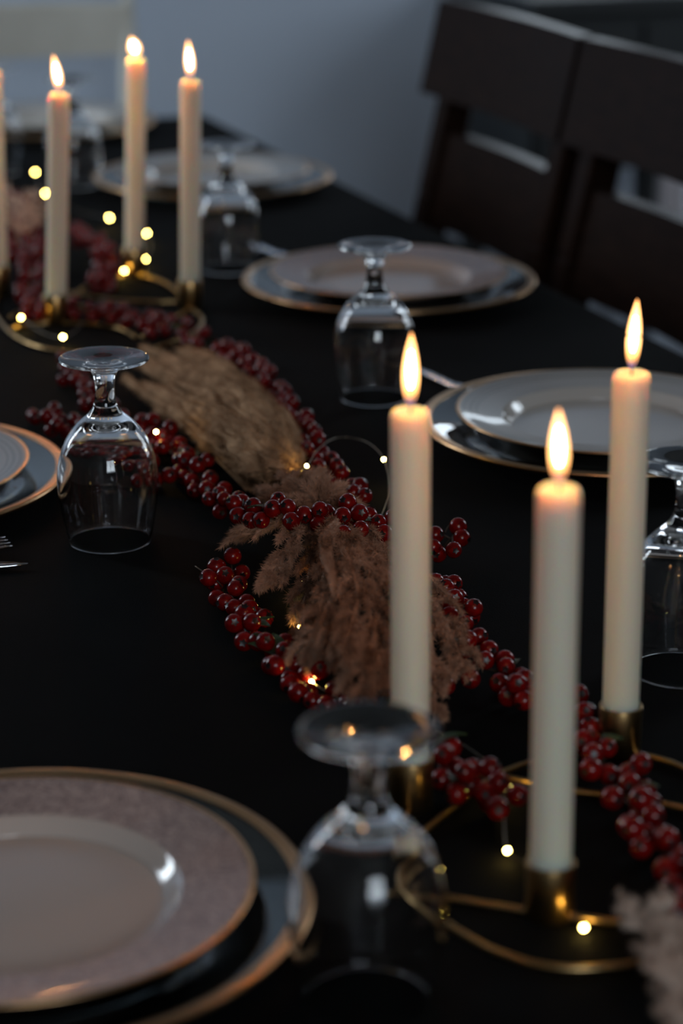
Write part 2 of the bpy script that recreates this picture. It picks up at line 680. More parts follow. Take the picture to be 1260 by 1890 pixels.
sb_ = thing('sideboard', 'dark sideboard against the far wall, seen between the two slat-back chairs', 'sideboard', R(BACK_S + 0.22, 0.99, 0))
child_box('cabinet_body', sb_, M_side_b, BACK_S + 0.03, BACK_S + 0.40, 0.76, 1.22, 0.54, 0.84)
child_box('cabinet_top', sb_, M_side_b, BACK_S + 0.02, BACK_S + 0.42, 0.75, 1.23, 0.84, 0.87)
for q in (0.775, 0.995):
    dd = child_box('door', sb_, M_side_b, BACK_S + 0.40, BACK_S + 0.415, q, q + 0.21, 0.56, 0.82)
    kx = q + 0.18 if q < 0.9 else q + 0.03
    v, f = lathe([(0, 0), (0.006, 0.001), (0.006, 0.012), (0.012, 0.018), (0.010, 0.026), (0, 0.028)], 16)
    ko = mesh_obj('knob', MB().add(v, f), M_wick, dd)
    ko.location = R(BACK_S + 0.415, kx, 0.69) - sb_.location
    ko.rotation_euler = EV.to_track_quat('Z', 'Y').to_euler()
for s_ in (BACK_S + 0.05, BACK_S + 0.35):
    for q in (0.77, 1.17):
        child_box('leg', sb_, M_side_b, s_, s_ + 0.04, q, q + 0.04, 0, 0.54)


# plane traced through the backs: point (.31, 2.95) is far post of the near chair
def sq(P):
    d = Vector((P[0], P[1], 0)) - T0
    return d.dot(EV), d.dot(OV)


s2, q2 = sq((0.305, 2.955))
slatted_chair('ladder_back_chair', 'dark wooden slat-back chair nearest the right edge of the photo', s2 + 0.0, q2)
slatted_chair('ladder_back_chair', 'dark wooden slat-back chair further down the table, beside the grey wall', s2 - 0.475, q2)


def white_chair():
    W = 0.43
    sb = sq((-0.37, 4.13))[0]
    qr = sq((-0.37, 4.13))[1]
    root = thing('side_chair', 'white painted chair with a broad top rail at the far head of the table', 'chair',
                 R(sb + 0.2, qr - W / 2, 0))
    L0 = root.location

    def add(nm, mb, sm=False):
        mb.v = [tuple(Vector(p) - L0) for p in mb.v]
        return mesh_obj(nm, mb, M_white, root, sm)
    for q in (qr, qr - W):
        path = []
        for k in range(9):
            z = 0.915 * k / 8
            path.append(tuple(R(sb - 0.0 - 0.06 * max(0, z - 0.45), q - 0.03 * (1 - z / 0.91) * (1 if q == qr else -1), z)))
        v, f = tube(path, [0.017] * 7 + [0.016, 0.010], 10)
        add('back_post', MB().add(v, f), True)
    mb = MB()
    secs = []
    n = 14
    for k in range(n + 1):
        q = qr - 0.004 - (W - 0.008) * k / n
        bow = -0.02 * math.sin(math.pi * k / n)
        zt = 0.893 + 0.004 * math.sin(math.pi * k / n)
        ring = []
        for z, ds in ((0.803, -0.01), (0.803, 0.012), (zt - 0.006, 0.012), (zt, 0.006), (zt, -0.005), (zt - 0.006, -0.01)):
            ring.append(len(mb.v))
            mb.v.append(tuple(R(sb + bow + ds - 0.024, q, z)))
        secs.append(ring)
    for A, B in zip(secs, secs[1:]):
        for k in range(6):
            mb.f.append((A[k], A[(k + 1) % 6], B[(k + 1) % 6], B[k]))
            mb.m.append(0)
    mb.f += [tuple(secs[0][::-1]), tuple(secs[-1])]
    mb.m += [0, 0]
    add('top_rail', mb)
    add('lower_rail', MB().add(*rbox(sb - 0.015, sb + 0.008, qr - W + 0.02, qr - 0.02, 0.60, 0.64)))
    add('seat', MB().add(*rbox(sb - 0.01, sb + 0.42, qr - W - 0.01, qr + 0.01, 0.43, 0.46, 0.01)))
    for q in (qr - 0.02, qr - W + 0.02):
        add('leg', MB().add(*rbox(sb + 0.37, sb + 0.41, q - 0.018, q + 0.018, 0, 0.43)))


white_chair()


# ------------------------------------------------------------------ tableware
GOB = [(0.0, 0.1452), (0.008, 0.1457), (0.02, 0.1475), (0.0325, 0.1483), (0.0343, 0.1474), (0.0335, 0.1460), (0.024, 0.1440), (0.0135, 0.1405),
       (0.0095, 0.1355), (0.0077, 0.128), (0.0076, 0.119), (0.0092, 0.111), (0.0135, 0.104), (0.021, 0.0972), (0.0287, 0.088),
       (0.0347, 0.076), (0.0382, 0.063), (0.0393, 0.050), (0.0378, 0.031), (0.0346, 0.013), (0.0322, 0.0008)]
GIN = [(0.0314, 0.0004), (0.0309, 0.0012), (0.0335, 0.013), (0.0367, 0.031), (0.0382, 0.050), (0.0371, 0.063), (0.0335, 0.0755), (0.027, 0.0860),
       (0.0185, 0.0925), (0.009, 0.0952), (0.0, 0.0957)]
gob_prof = smooth_prof(GOB, 4) + smooth_prof(GIN, 4)
gob_prof[0] = (0.0, gob_prof[0][1])
gob_prof[-1] = (0.0, gob_prof[-1][1])
gob_split = None


def goblet_mesh():
    me = bpy.data.meshes.new('goblet')
    v, f = lathe(gob_prof, 72)
    me.from_pydata(v, [], f)
    me.polygons.foreach_set('use_smooth', [True] * len(f))
    me.materials.append(M_glass)
    me.update()
    return me


def split_goblet():
    """bowl / stem / foot as three closed touching parts would show seams in glass: one blown piece"""
    return goblet_mesh()


GME = split_goblet()
for x, y, lab in (
        (203, 998, 'upside-down goblet left of the pampas plume, in front of the left gold-rimmed charger'),
        (690, 735, 'upside-down goblet in front of the second pinkish plate on the right side'),
        (678, 1848, 'large blurred upside-down goblet at the bottom centre beside the near plate'),
        (1252, 1238, 'upside-down goblet cut by the right edge behind the tall right candle'),
        (420, 497, 'blurred upside-down goblet right of the far candles, before the third plate'),
        (138, 342, 'blurred upside-down goblet behind the leftmost whole far candle, near the white chair'),
        (-6, 318, 'blurred upside-down goblet cut by the left edge of the photo near the white chair')):
    o = bpy.data.objects.new('goblet', GME)
    COL.objects.link(o)
    o.location = un(x, y)
    tag(o, lab, 'goblet', 'upside-down goblets on the black cloth')

CH_T = 0.0035


def make_setting(x, y, pm, lab_c, lab_p, dz=0.0, plate=True, sc=1.0):
    p = un(x, y)
    p.z += dz
    c = thing('charger_plate', lab_c, 'charger', p, 0, 'gold-rimmed glass chargers')
    c.scale = (sc, sc, sc)
    prof = smooth_prof([(0, 0.0006), (0.105, 0.0006), (0.118, 0.002), (0.135, 0.0075), (0.152, 0.0115), (0.1635, 0.0135)], 4)
    prof += [(0.1645, 0.0152)]
    prof += smooth_prof([(0.1632, 0.0168), (0.150, 0.0148), (0.133, 0.0110), (0.118, 0.0056), (0.105, 0.0040), (0, 0.0040)], 4)
    prof[-1] = (0, 0.0040)
    mesh_obj('charger_body', MB().add(*lathe(prof, 96)), M_charger, c)
    rim = [(0.1565, 0.0162), (0.1605, 0.0170), (0.1630, 0.0176), (0.1652, 0.0165), (0.1656, 0.0148), (0.1644, 0.0132), (0.1632, 0.0138),
           (0.1642, 0.0150), (0.1630, 0.0166), (0.1605, 0.0164), (0.1565, 0.0156), (0.1565, 0.0162)]
    mesh_obj('gold_rim', MB().add(*lathe(rim, 96)), M_gold, c)
    if not plate:
        return
    q = p.copy()
    q.z += 0.0045
    pl = thing('dinner_plate', lab_p, 'plate', q, random.uniform(0, 6), 'gold-edged dinner plates')
    pl.scale = (sc, sc, sc)
    prof = smooth_prof([(0, 0.0022), (0.062, 0.0022), (0.066, 0.0), (0.071, 0.0), (0.076, 0.0015), (0.0875, 0.0060), (0.096, 0.0122), (0.115, 0.0160), (0.1330, 0.0195)], 4)
    prof += [(0.1338, 0.0205), (0.1332, 0.0213)]
    prof += smooth_prof([(0.1315, 0.0212), (0.115, 0.0182), (0.0965, 0.0156), (0.0925, 0.0146), (0.0875, 0.0098), (0.0835, 0.0062), (0.078, 0.0050), (0, 0.0048)], 4)
    prof[0] = (0, 0.0022)
    prof[-1] = (0, 0.0048)
    mesh_obj('plate_body', MB().add(*lathe(prof, 96)), pm, pl)
    rim = [(0.1312, 0.02125), (0.1325, 0.0217), (0.1341, 0.0213), (0.1344, 0.0205), (0.1337, 0.0197), (0.1312, 0.02125)]
    mesh_obj('gold_rim', MB().add(*lathe(rim, 96)), M_gold, pl)


make_setting(30, 1700, M_plate, 'gold-rimmed glass charger under the near patterned plate, bottom left',
             'near dinner plate with pinkish damask rim at the bottom left', sc=0.95)
make_setting(-243, 905, M_plate2, 'gold-rimmed glass charger cut by the left edge beside the sharp goblet',
             'dinner plate cut by the left edge, showing only its orange-lit gold rim')
make_setting(1118, 813, M_plate2, 'gold-rimmed charger under the plate behind the tall right candles',
             'greyish plate with lined rim behind the tall right candles', dz=0.004)
make_setting(717, 538, M_plate, 'gold-rimmed charger under the pinkish plate behind the centre goblet',
             'pinkish plate with gold edge behind the centre goblet')
make_setting(393, 343, M_plate2, 'blurred gold-rimmed charger behind the two right far candles',
             'blurred pale plate behind the two right far candles')
make_setting(94, 240, M_plate2, 'blurred charger at the head of the table before the white chair',
             'blurred pale plate at the head of the table before the white chair')

# folded napkin behind the right charger
a, b_ = un(905, 713, 0.003), un(1150, 705, 0.003)
dirv = (b_ - a).normalized()
per = Vector((-dirv.y, dirv.x, 0)) * -1
Lr = a + dirv * 0.13
nk = thing('folded_napkin', 'dark folded napkin with gold edge tucked behind the right charger', 'napkin', Vector((Lr.x, Lr.y, TZ)))
ang = math.atan2(dirv.y, dirv.x)
nk.rotation_euler = (0, 0, ang)
mb = MB()
for k in range(3):
    mb.add(*bevel_box(0, -0.035 + 0.001 * k, 0.0009 + 0.0012 * k, 0.26 - 0.006 * k, 0.07, 0.0011, 0.0003))
mesh_obj('folded_cloth', mb, M_napkin, nk, False)
mesh_obj('gold_edge', MB().add(*bevel_box(0, 0.0002, 0.0022, 0.262, 0.0022, 0.004, 0.0008)).add(*bevel_box(-0.131, -0.035, 0.0022, 0.0022, 0.07, 0.004, 0.0008)), M_gold, nk, False)


# ------------------------------------------------------------------ cutlery
def knife(p0, p1, label, group=None):
    """handle end p0 -> tip p1"""
    d = (p1 - p0)
    Ln = d.length
    root = thing('table_knife', label, 'knife', Vector((p0.x, p0.y, TZ)), math.atan2(d.y, d.x), group)
    n = 14
    hp = [(Ln * 0.46 * k / n, 0, 0.0042) for k in range(n + 1)]
    hr = [0.0035 + 0.002 * math.sin(math.pi * min(1, 0.15 + 0.6 * k / n)) for k in range(n + 1)]
    mesh_obj('handle', MB().add(*tube(hp, hr, 10, flat=0.6)), M_steel, root)
    mb = MB()
    secs = []
    for k in range(n + 1):
        t_ = k / n
        x = Ln * (0.45 + 0.55 * t_)
        wd = 0.008 * (1 - max(0, (t_ - 0.7) / 0.3) ** 2 * 0.9)
        ring = [len(mb.v) + i for i in range(4)]
        mb.v += [(x, -wd, 0.0034), (x, -wd * 0.2, 0.0044), (x, wd, 0.0040), (x, wd * 0.5, 0.0030)]
        secs.append(ring)
    for A, B in zip(secs, secs[1:]):
        for k in range(4):
            mb.f.append((A[k], B[k], B[(k + 1) % 4], A[(k + 1) % 4]))
            mb.m.append(0)
    mb.f += [tuple(secs[0]), tuple(secs[-1][::-1])]
    mb.m += [0, 0]
    mesh_obj('blade', mb, M_steel, root)
    return root


def fork(p0, p1, label):
    d = p1 - p0
    Ln = d.length
    root = thing('table_fork', label, 'fork', Vector((p0.x, p0.y, TZ)), math.atan2(d.y, d.x))
    hp = catmull([(0, 0, 0.003), (Ln * 0.3, 0, 0.006), (Ln * 0.62, 0, 0.008), (Ln * 0.70, 0, 0.005)], 6)
    hr = [0.0055 - 0.0025 * math.sin(math.pi * min(1, k / (len(hp) - 1) * 0.9)) for k in range(len(hp))]
    mesh_obj('handle', MB().add(*tube(hp, hr, 10, flat=0.45)), M_steel, root)
    mb = MB()
    secs = []
    for k in range(9):
        t_ = k / 8
        x = Ln * (0.69 + 0.11 * t_)
        wd = 0.003 + 0.0095 * min(1, t_ * 1.6) ** 0.8
        z = 0.005 - 0.003 * math.sin(math.pi * t_) 
        ring = [len(mb.v) + i for i in range(4)]
        mb.v += [(x, -wd, z + 0.002), (x, -wd, z), (x, wd, z), (x, wd, z + 0.002)]
        secs.append(ring)
    for A, B in zip(secs, secs[1:]):
        for k in range(4):
            mb.f.append((A[k], B[k], B[(k + 1) % 4], A[(k + 1) % 4]))
            mb.m.append(0)
    mb.f += [tuple(secs[0]), tuple(secs[-1][::-1])]
    mb.m += [0, 0]
    mesh_obj('neck', mb, M_steel, root)
    for i in range(4):
        y = -0.0108 + 0.0072 * i
        tp = [(Ln * (0.79 + 0.21 * t_ / 6), y, 0.0052 + 0.004 * math.sin(math.pi * 0.5 * t_ / 6)) for t_ in range(7)]
        mesh_obj('tine', MB().add(*tube(tp, [0.0017] * 5 + [0.0014, 0.0006], 6, flat=0.7)), M_steel, root)
    return root


d_ = (un(780, 690) - un(865, 730)).normalized()
knife(un(905, 749), un(772, 686), 'silver knife lying beyond the right charger, pointing behind the centre goblet')
d_ = (un(470, 455) - un(530, 480)).normalized()
knife(un(562, 494), un(466, 453), 'blurred silver knife between the far goblet and the pinkish plate')
fork(un(17, 1020) + Vector((-0.936, -0.40, 0)) * 0.19, un(17, 1020), 'silver fork whose tines reach in at the left edge')
knife(un(52, 1049) + Vector((-0.98, -0.08, 0)) * 0.22, un(52, 1049), 'silver knife tip at the left edge just below the fork')


# ------------------------------------------------------------------ candle holders
def holder(label, cups, rods):
    c0 = sum((un(*c) for c in cups), Vector()) / len(cups)
    root = thing('candle_holder', label, 'candle holder', c0, 0, 'brass wire candle holders')
    for c in cups:
        p = un(*c) - c0
        prof = [(0, 0.0), (0.0125, 0.0), (0.0132, 0.0008), (0.0132, 0.0315), (0.0129, 0.0320), (0.0122, 0.0320), (0.0119, 0.0312), (0.0119, 0.006), (0, 0.006)]
        v, f = lathe(prof, 32)
        mesh_obj('candle_cup', MB().add(v, f), M_brass, root, loc=p)
    for kind, pts in rods:
        path = catmull([tuple(un(x, y, 0.0022) - c0) for x, y in pts], 10)
        mesh_obj(kind, MB().add(*tube(path, 0.0020, 8)), M_brass, root)
    return root


def circ(cx, cy, r, a0, a1, n=18):
    """pixel-free plan circle given in world, returned as world points"""
    return [(cx + r * math.cos(math.radians(a0 + (a1 - a0) * k / n)), cy + r * math.sin(math.radians(a0 + (a1 - a0) * k / n))) for k in range(n + 1)]


FRONT_CUPS = [(757, 1488), (1013, 1688), (1142, 1388), (1400, 1560)]
FRONT_RODS = [
    ('ring_rod', [(757, 1488), (738, 1540), (738, 1600), (765, 1655), (815, 1698), (860, 1728), (905, 1752), (980, 1778), (1050, 1788), (1120, 1785), (1190, 1774), (1270, 1740), (1340, 1690), (1400, 1620), (1400, 1560)]),
    ('ring_rod', [(735, 1620), (765, 1555), (800, 1520), (840, 1487), (885, 1450), (930, 1425), (985, 1406), (1060, 1393), (1142, 1388), (1210, 1399), (1265, 1420), (1330, 1455), (1380, 1500), (1400, 1560)]),
    ('cross_rod', [(720, 1632), (800, 1652), (880, 1666), (1013, 1688), (1060, 1693), (1170, 1706), (1300, 1712), (1380, 1700)]),
    ('cross_rod', [(840, 1430), (930, 1435), (985, 1446), (1060, 1460), (1120, 1468), (1260, 1492), (1370, 1530)])]
BACK_CUPS = [(104, 596), (248, 506), (351, 568), (-3, 541)]
BACK_RODS = [
    ('ring_rod', [(-3, 541), (-12, 570), (4, 598), (30, 622), (70, 640), (120, 650), (180, 655), (240, 653), (290, 641), (330, 626), (362, 610), (373, 588), (351, 568)]),
    ('ring_rod', [(20, 585), (45, 570), (85, 562), (125, 552), (150, 534), (185, 519), (248, 506), (300, 520), (332, 543), (351, 568)]),
    ('cross_rod', [(20, 606), (60, 598), (104, 596), (150, 597), (200, 602), (230, 610), (250, 622)]),
    ('cross_rod', [(95, 536), (130, 540), (200, 552), (280, 557), (340, 556)]),
    ('cross_rod', [(351, 568), (310, 594), (280, 612), (262, 622)])]
holder('brass wire candle holder with interlocking rings in the right foreground', FRONT_CUPS, FRONT_RODS)
holder('blurred brass wire candle holder with rings at the far left', BACK_CUPS, BACK_RODS)


# ------------------------------------------------------------------ candles
def candle(base, topx, topy, label, flame):
    """base pixel of the cup; top pixel of the candle; flame = (height, width, leanx)"""
    p = un(*base)
    zb = 0.007
    # find height of the top above the table at this spot
    f = Vector((0, math.cos(PITCH), -math.sin(PITCH)))
    u = Vector((0, math.sin(PITCH), math.cos(PITCH)))
    dv = f * FPX + Vector((1, 0, 0)) * (topx - 630) - u * (topy - 945)
    tt = p.y / dv.y
    top = Vector((dv.x * tt, p.y, TZ + CH + dv.z * tt))
    foot = p + Vector((0, 0, zb))
    lean = top - foot
    H = lean.length
    root = thing('taper_candle', label, 'candle', foot)
    root.rotation_mode = 'QUATERNION'
    root.rotation_quaternion = Vector((0, 0, 1)).rotation_difference(lean.normalized())
    r0 = 0.0112
    prof = [(0, 0), (0.0108, 0), (0.0111, 0.002), (r0, 0.02), (r0, H * 0.5), (r0, H - 0.03), (r0, H - 0.012), (r0, H - 0.005),
            (r0 - 0.0003, H - 0.0028), (r0 - 0.0011, H - 0.0010), (r0 - 0.0024, H - 0.0001), (r0 - 0.0040, H - 0.0004), (0.005, H - 0.0016), (0, H - 0.002)]
    mesh_obj('wax_body', MB().add(*lathe(prof, 40)), M_wax, root)
    wk = [(0, 0, H - 0.004), (0.0002, 0, H + 0.002), (0.0010, 0.0004, H + 0.006), (0.0022, 0.0008, H + 0.009)]
    mesh_obj('wick', MB().add(*tube(catmull(wk, 4), 0.0007, 6)), M_wick, root)
    fh, fw, fl = flame
    fp, fr = [], []
    n = 20
    for k in range(n + 1):
        t_ = k / n
        rr = fw / 2 * (math.sin(math.pi * min(1, (t_ * 0.97 + 0.03)) ** 0.80)) ** 0.85
        fp.append((fl * t_ ** 1.3, 0, H + 0.0025 + fh * t_))
        fr.append(max(rr, 0.0002))
    fo = mesh_obj('flame', MB().add(*tube(fp, fr, 14)), M_flame, root)
    cp = [fp[k] for k in range(5, 16)]
    cr_ = [max(0.0002, fr[k] * 0.42 * math.sin(math.pi * (0.06 + 0.88 * (k - 5) / 10)) ** 0.6) for k in range(5, 16)]
    mesh_obj('flame_core', MB().add(*tube(cp, cr_, 12)), M_core, fo)
    return root


candle((757, 1488), 757, 756, 'ivory taper candle left in the front group, behind the near goblet', (0.041, 0.0090, 0.0006))
candle((1013, 1688), 1031, 899, 'nearest ivory taper candle, middle of the front group', (0.038, 0.0092, -0.001))
candle((1142, 1388), 1165, 687, 'ivory taper candle right in the front group, tallest in the picture at right', (0.041, 0.0082, 0.002))
candle((104, 596), 109, 172, 'leftmost whole candle of the far group, lower than its neighbours', (0.036, 0.0092, -0.0065))
candle((248, 506), 251, 108, 'middle candle of the far group, its top highest, flame leaning left', (0.021, 0.0135, -0.006))
candle((351, 568), 351, 148, 'rightmost candle of the far group with tall upright flame', (0.039, 0.0092, -0.0025))
candle((-3, 541), -16, 130, 'candle cut off by the left edge of the photo', (0.035, 0.0092, -0.004))


# ------------------------------------------------------------------ berries
def berry_mesh(seed):
    rnd = random.Random(seed)
    r = 0.0067
    prof = []
    n = 9
    for k in range(n + 1):
        a = math.pi * k / n
        rr = r * math.sin(a)
        z = -r * math.cos(a) * 0.97
        prof.append((rr, z))
    prof[0] = (0, prof[0][1])
    prof = prof[:-1]
    # dimple at the top
    prof += [(r * 0.20, r * 0.955)]
    mb = MB()
    v, f = lathe(prof, 16)
    mb.add(v, f, 0)
    # calyx: tiny crown of points in the dimple
    v, f = [], []
    m = 10
    v.append((0, 0, r * 0.93))
    for k in range(m):
        a = 2 * math.pi * k / m
        rr = r * (0.44 if k % 2 == 0 else 0.26)
        v.append((rr * math.cos(a), rr * math.sin(a), r * (1.0 if k % 2 == 0 else 0.985)))
    for k in range(m):
        f.append((0, 1 + k, 1 + (k + 1) % m))
    mb.add(v, f, 1)
    me = bpy.data.meshes.new('berry')
    me.from_pydata(mb.v, [], mb.f)
    me.materials.append(M_berry)
    me.materials.append(M_calyx)
    me.polygons.foreach_set('material_index', mb.m)
    me.polygons.foreach_set('use_smooth', [True] * len(mb.f))
    me.update()
    return me


BME = berry_mesh(1)
LEAF = None
ALLB = []


def leaf_mesh():
    mb = MB()
    L_, W_ = 0.022, 0.0055
    n = 6
    for k in range(n + 1):
        t_ = k / n
        wd = W_ * math.sin(math.pi * (0.05 + 0.95 * t_) ** 0.8) + 0.0002
        z = 0.003 * math.sin(math.pi * t_)
        mb.v += [(L_ * t_, -wd, z + 0.0012), (L_ * t_, 0, z), (L_ * t_, wd, z + 0.0012)]
    for k in range(n):
        a = 3 * k
        mb.f += [(a, a + 3, a + 4, a + 1), (a + 1, a + 4, a + 5, a + 2)]
        mb.m += [0, 0]
    me = bpy.data.meshes.new('leaf')
    me.from_pydata(mb.v, [], mb.f)
    me.materials.append(M_leaf)
    me.update()
    return me


LME = leaf_mesh()


def sprig(label, px, spread=0.011, dens=1.0, explicit=(), zlist=None, leaves=3, size=1.0, seed=0):
    """px: list of (x, y, z) path; berries crowd the stem"""
    rnd = random.Random(100 + seed)
    pts = [un(x, y, z) for x, y, z in px]
    c0 = Vector((pts[0].x, pts[0].y, TZ))
    path = catmull([tuple(p) for p in pts], 10)
    root = thing('berry_sprig', label, 'berry sprig', c0, 0, 'red berry sprigs of the garland')
    lowest = 0.0075
    stem = MB()
    sp = [np.array([p[0], p[1], max(p[2] - 0.003, TZ + 0.0015)]) - np.array(c0) for p in path]
    stem.add(*tube(sp, 0.0011, 5))
    P = []
    for x, y, z in explicit:
        P.append((un(x, y, max(z, 0.0078)), None))
    L_ = sum(np.linalg.norm(path[i + 1] - path[i]) for i in range(len(path) - 1))
    nb = int(L_ / 0.0062 * dens)
    tries = 0
    got = 0
    while got < nb and tries < nb * 12:
        tries += 1
        i = rnd.randrange(len(path) - 1)
        t_ = rnd.random()
        b = path[i] * (1 - t_) + path[i + 1] * t_
        a = rnd.uniform(0, 2 * math.pi)
        rr = spread * (0.45 + 0.6 * rnd.random())
        q = Vector((b[0] + rr * math.cos(a), b[1] + rr * math.sin(a), b[2] + rnd.uniform(-0.006, 0.010)))
        q.z = max(q.z, TZ + lowest)
        if any((q - o).length < 0.0122 for o, _ in P) or any((q - o).length < 0.0128 for o in ALLB):
            continue
        P.append((q, Vector(b)))
        got += 1
    for q, b in P:
        if b is None:
            j = min(range(len(path)), key=lambda k: np.linalg.norm(path[k] - np.array(q)))
            b = Vector(path[j])
        ALLB.append(q)
        o = bpy.data.objects.new('berry', BME)
        COL.objects.link(o)
        o.parent = root
        o.location = q - c0
        out = (q - b)
        out = out.normalized() if out.length > 1e-4 else Vector((0, 0, 1))
        dirv = (out * 0.6 + Vector((0.0, -0.95, 0.22)) + Vector((rnd.gauss(0, .4), rnd.gauss(0, .3), rnd.gauss(0, .35)))).normalized()
        o.rotation_mode = 'QUATERNION'
        o.rotation_quaternion = Vector((0, 0, 1)).rotation_difference(dirv)
        s = rnd.uniform(0.92, 1.08) * size
        o.scale = (s, s, s)
        # pedicel
        e = q - dirv * 0.006 - c0
        bb = b - c0
        mid = (e + bb) / 2 + Vector((0, 0, 0.001))
        stem.add(*tube([tuple(bb), tuple(mid), tuple(e)], 0.0006, 4))
    mesh_obj('stem', stem, M_stem, root)
    for k in range(leaves):
        i = rnd.randrange(len(path))
        o = bpy.data.objects.new('leaf', LME)
        COL.objects.link(o)
        o.parent = root
        o.location = Vector(path[i]) - c0
        o.rotation_euler = (rnd.uniform(-.4, .4), rnd.uniform(-.5, 0.0), rnd.uniform(0, 6.28))
    return root


Z = 0.010
sprig('red berry sprig running along the far right side of the upper pampas plume',
      [(300, 606, Z), (345, 618, Z), (400, 645, Z), (445, 668, Z), (485, 700, .014), (520, 745, .014), (550, 785, .014), (575, 825, .014), (598, 862, .016), (630, 900, .018), (652, 935, .022)],
      0.0115, 0.8, seed=1)
sprig('blurred red berry sprig between the brass holder rings and the far pampas tip',
      [(130, 568, Z), (175, 578, Z), (220, 588, Z), (262, 598, Z), (300, 612, Z)], 0.011, 1.0, seed=2)
sprig('red berry sprig crossing over the tie of the two pampas bunches',
      [(300, 815, .012), (335, 845, .014), (370, 880, .016), (400, 915, .020), (450, 945, .036), (500, 945, .048), (545, 952, .052), (590, 950, .053), (640, 950, .053), (690, 965, .046), (730, 1000, .038)],
      0.0125, 0.72, explicit=[(503, 939, .055), (531, 936, .058), (590, 941, .060), (482, 960, .046), (537, 962, .053), (632, 952, .060), (663, 947, .058), (665, 977, .054), (633, 985, .056), (588, 968, .050), (698, 964, .050), (467, 935, .048), (708, 985, .046)],
      seed=3, leaves=5)
sprig('red berries peeking out to the right of the left front candle',
      [(705, 985, .03), (760, 985, .026), (790, 975, .024), (815, 980, .022), (835, 990, .02)], 0.010, 0.7,
      explicit=[(845, 972, .022), (837, 1015, .018), (803, 987, .022), (799, 1010, .018), (808, 1022, .012)], seed=4, leaves=1)
sprig('red berry sprig left of the sharp goblet stem and behind its bowl',
      [(75, 760, Z), (110, 790, Z), (150, 800, Z), (200, 815, Z), (250, 850, Z), (295, 890, Z)], 0.013, 0.8, seed=5)
sprig('red berry sprig behind the sharp goblet foot, left of the pampas tip',
      [(130, 665, Z), (140, 700, Z), (165, 735, Z), (200, 765, Z), (250, 790, Z), (300, 815, Z)], 0.013, 0.75, seed=6)
sprig('red berry sprig curving along the left side of the lower pampas bunch',
      [(430, 1050, Z), (410, 1085, Z), (435, 1115, Z), (455, 1150, Z), (465, 1185, Z), (505, 1205, Z), (540, 1240, Z), (575, 1275, Z), (620, 1290, Z), (680, 1310, Z)],
      0.0115, 0.62, explicit=[(402, 1046, .014), (415, 1062, .017), (441, 1078, .016), (398, 1078, .010), (400, 1104, .009), (455, 1112, .014), (460, 1124, .017), (487, 1141, .014), (450, 1184, .012), (476, 1184, .014), (527, 1187, .012), (500, 1228, .011), (507, 1228, .02), (545, 1225, .014), (535, 1263, .012), (575, 1232, .010), (617, 1273, .013), (576, 1293, .010), (650, 1305, .013), (680, 1309, .014)],
      seed=7, leaves=5)
sprig('red berry sprig running down the right side of the lower pampas bunch',
      [(795, 1075, .016), (825, 1090, .016), (830, 1130, .016), (860, 1165, .016), (870, 1205, .014), (895, 1225, .012), (935, 1240, Z), (950, 1275, Z), (985, 1290, Z)],
      0.0115, 0.75, explicit=[(822, 1085, .02), (838, 1105, .022), (829, 1137, .02), (868, 1138, .016), (858, 1151, .02), (863, 1181, .022), (884, 1175, .018), (895, 1219, .016), (931, 1218, .014), (868, 1253, .010), (823, 1266, .010), (921, 1261, .010), (968, 1254, .014), (966, 1293, .012)],
      seed=8, leaves=3)
sprig('blurred red berry sprig behind the middle front candle leading to the brass cup',
      [(1045, 1300, Z), (1065, 1335, Z), (1080, 1370, Z), (1110, 1400, .012), (1150, 1425, .014), (1180, 1460, .014)], 0.012, 0.8,
      explicit=[(1090, 1365, .016), (1120, 1380, .016), (1090, 1420, .016), (1158, 1428, .016), (1130, 1473, .014)], seed=9, leaves=2)
sprig('blurred red berry sprig lying over the brass rods at the lower right edge',
      [(1150, 1460, .012), (1180, 1500, .013), (1200, 1535, .013), (1230, 1570, .013), (1255, 1610, .013), (1270, 1660, .013), (1290, 1720, .013)], 0.0135, 0.8,
      explicit=[(1202, 1482, .016), (1160, 1525, .012), (1187, 1537, .012), (1222, 1548, .016), (1228, 1605, .014), (1255, 1590, .016)], seed=10, leaves=2)
sprig('blurred red berry cluster between the left and middle front candles',
      [(800, 1380, .010), (820, 1420, .012), (850, 1440, .013), (890, 1450, .013), (930, 1475, .013)], 0.012, 0.55,
      explicit=[(822, 1392, .014), (815, 1438, .012), (872, 1420, .015), (842, 1465, .012), (893, 1462, .015), (955, 1467, .014), (918, 1492, .018), (905, 1480, .008)], seed=11, leaves=2)
sprig('blurred red berry column at the far left between two far candles',
      [(52, 425, .03), (62, 455, .026), (60, 490, .02), (58, 530, .016), (62, 560, .012), (80, 580, .010)], 0.014, 1.0, seed=12, leaves=1)
sprig('blurred red berry arc right of the leftmost far candle, over the brass ring',
      [(135, 432, .022), (160, 445, .024), (185, 465, .024), (195, 490, .02), (190, 515, .014), (178, 530, .010)], 0.012, 1.1, seed=13, leaves=1)
sprig('blurred red berries scattered in the pale pampas at the far left edge',
      [(20, 360, .03), (30, 400, .03), (30, 440, .03), (25, 480, .02)], 0.014, 0.8, seed=14, leaves=0)


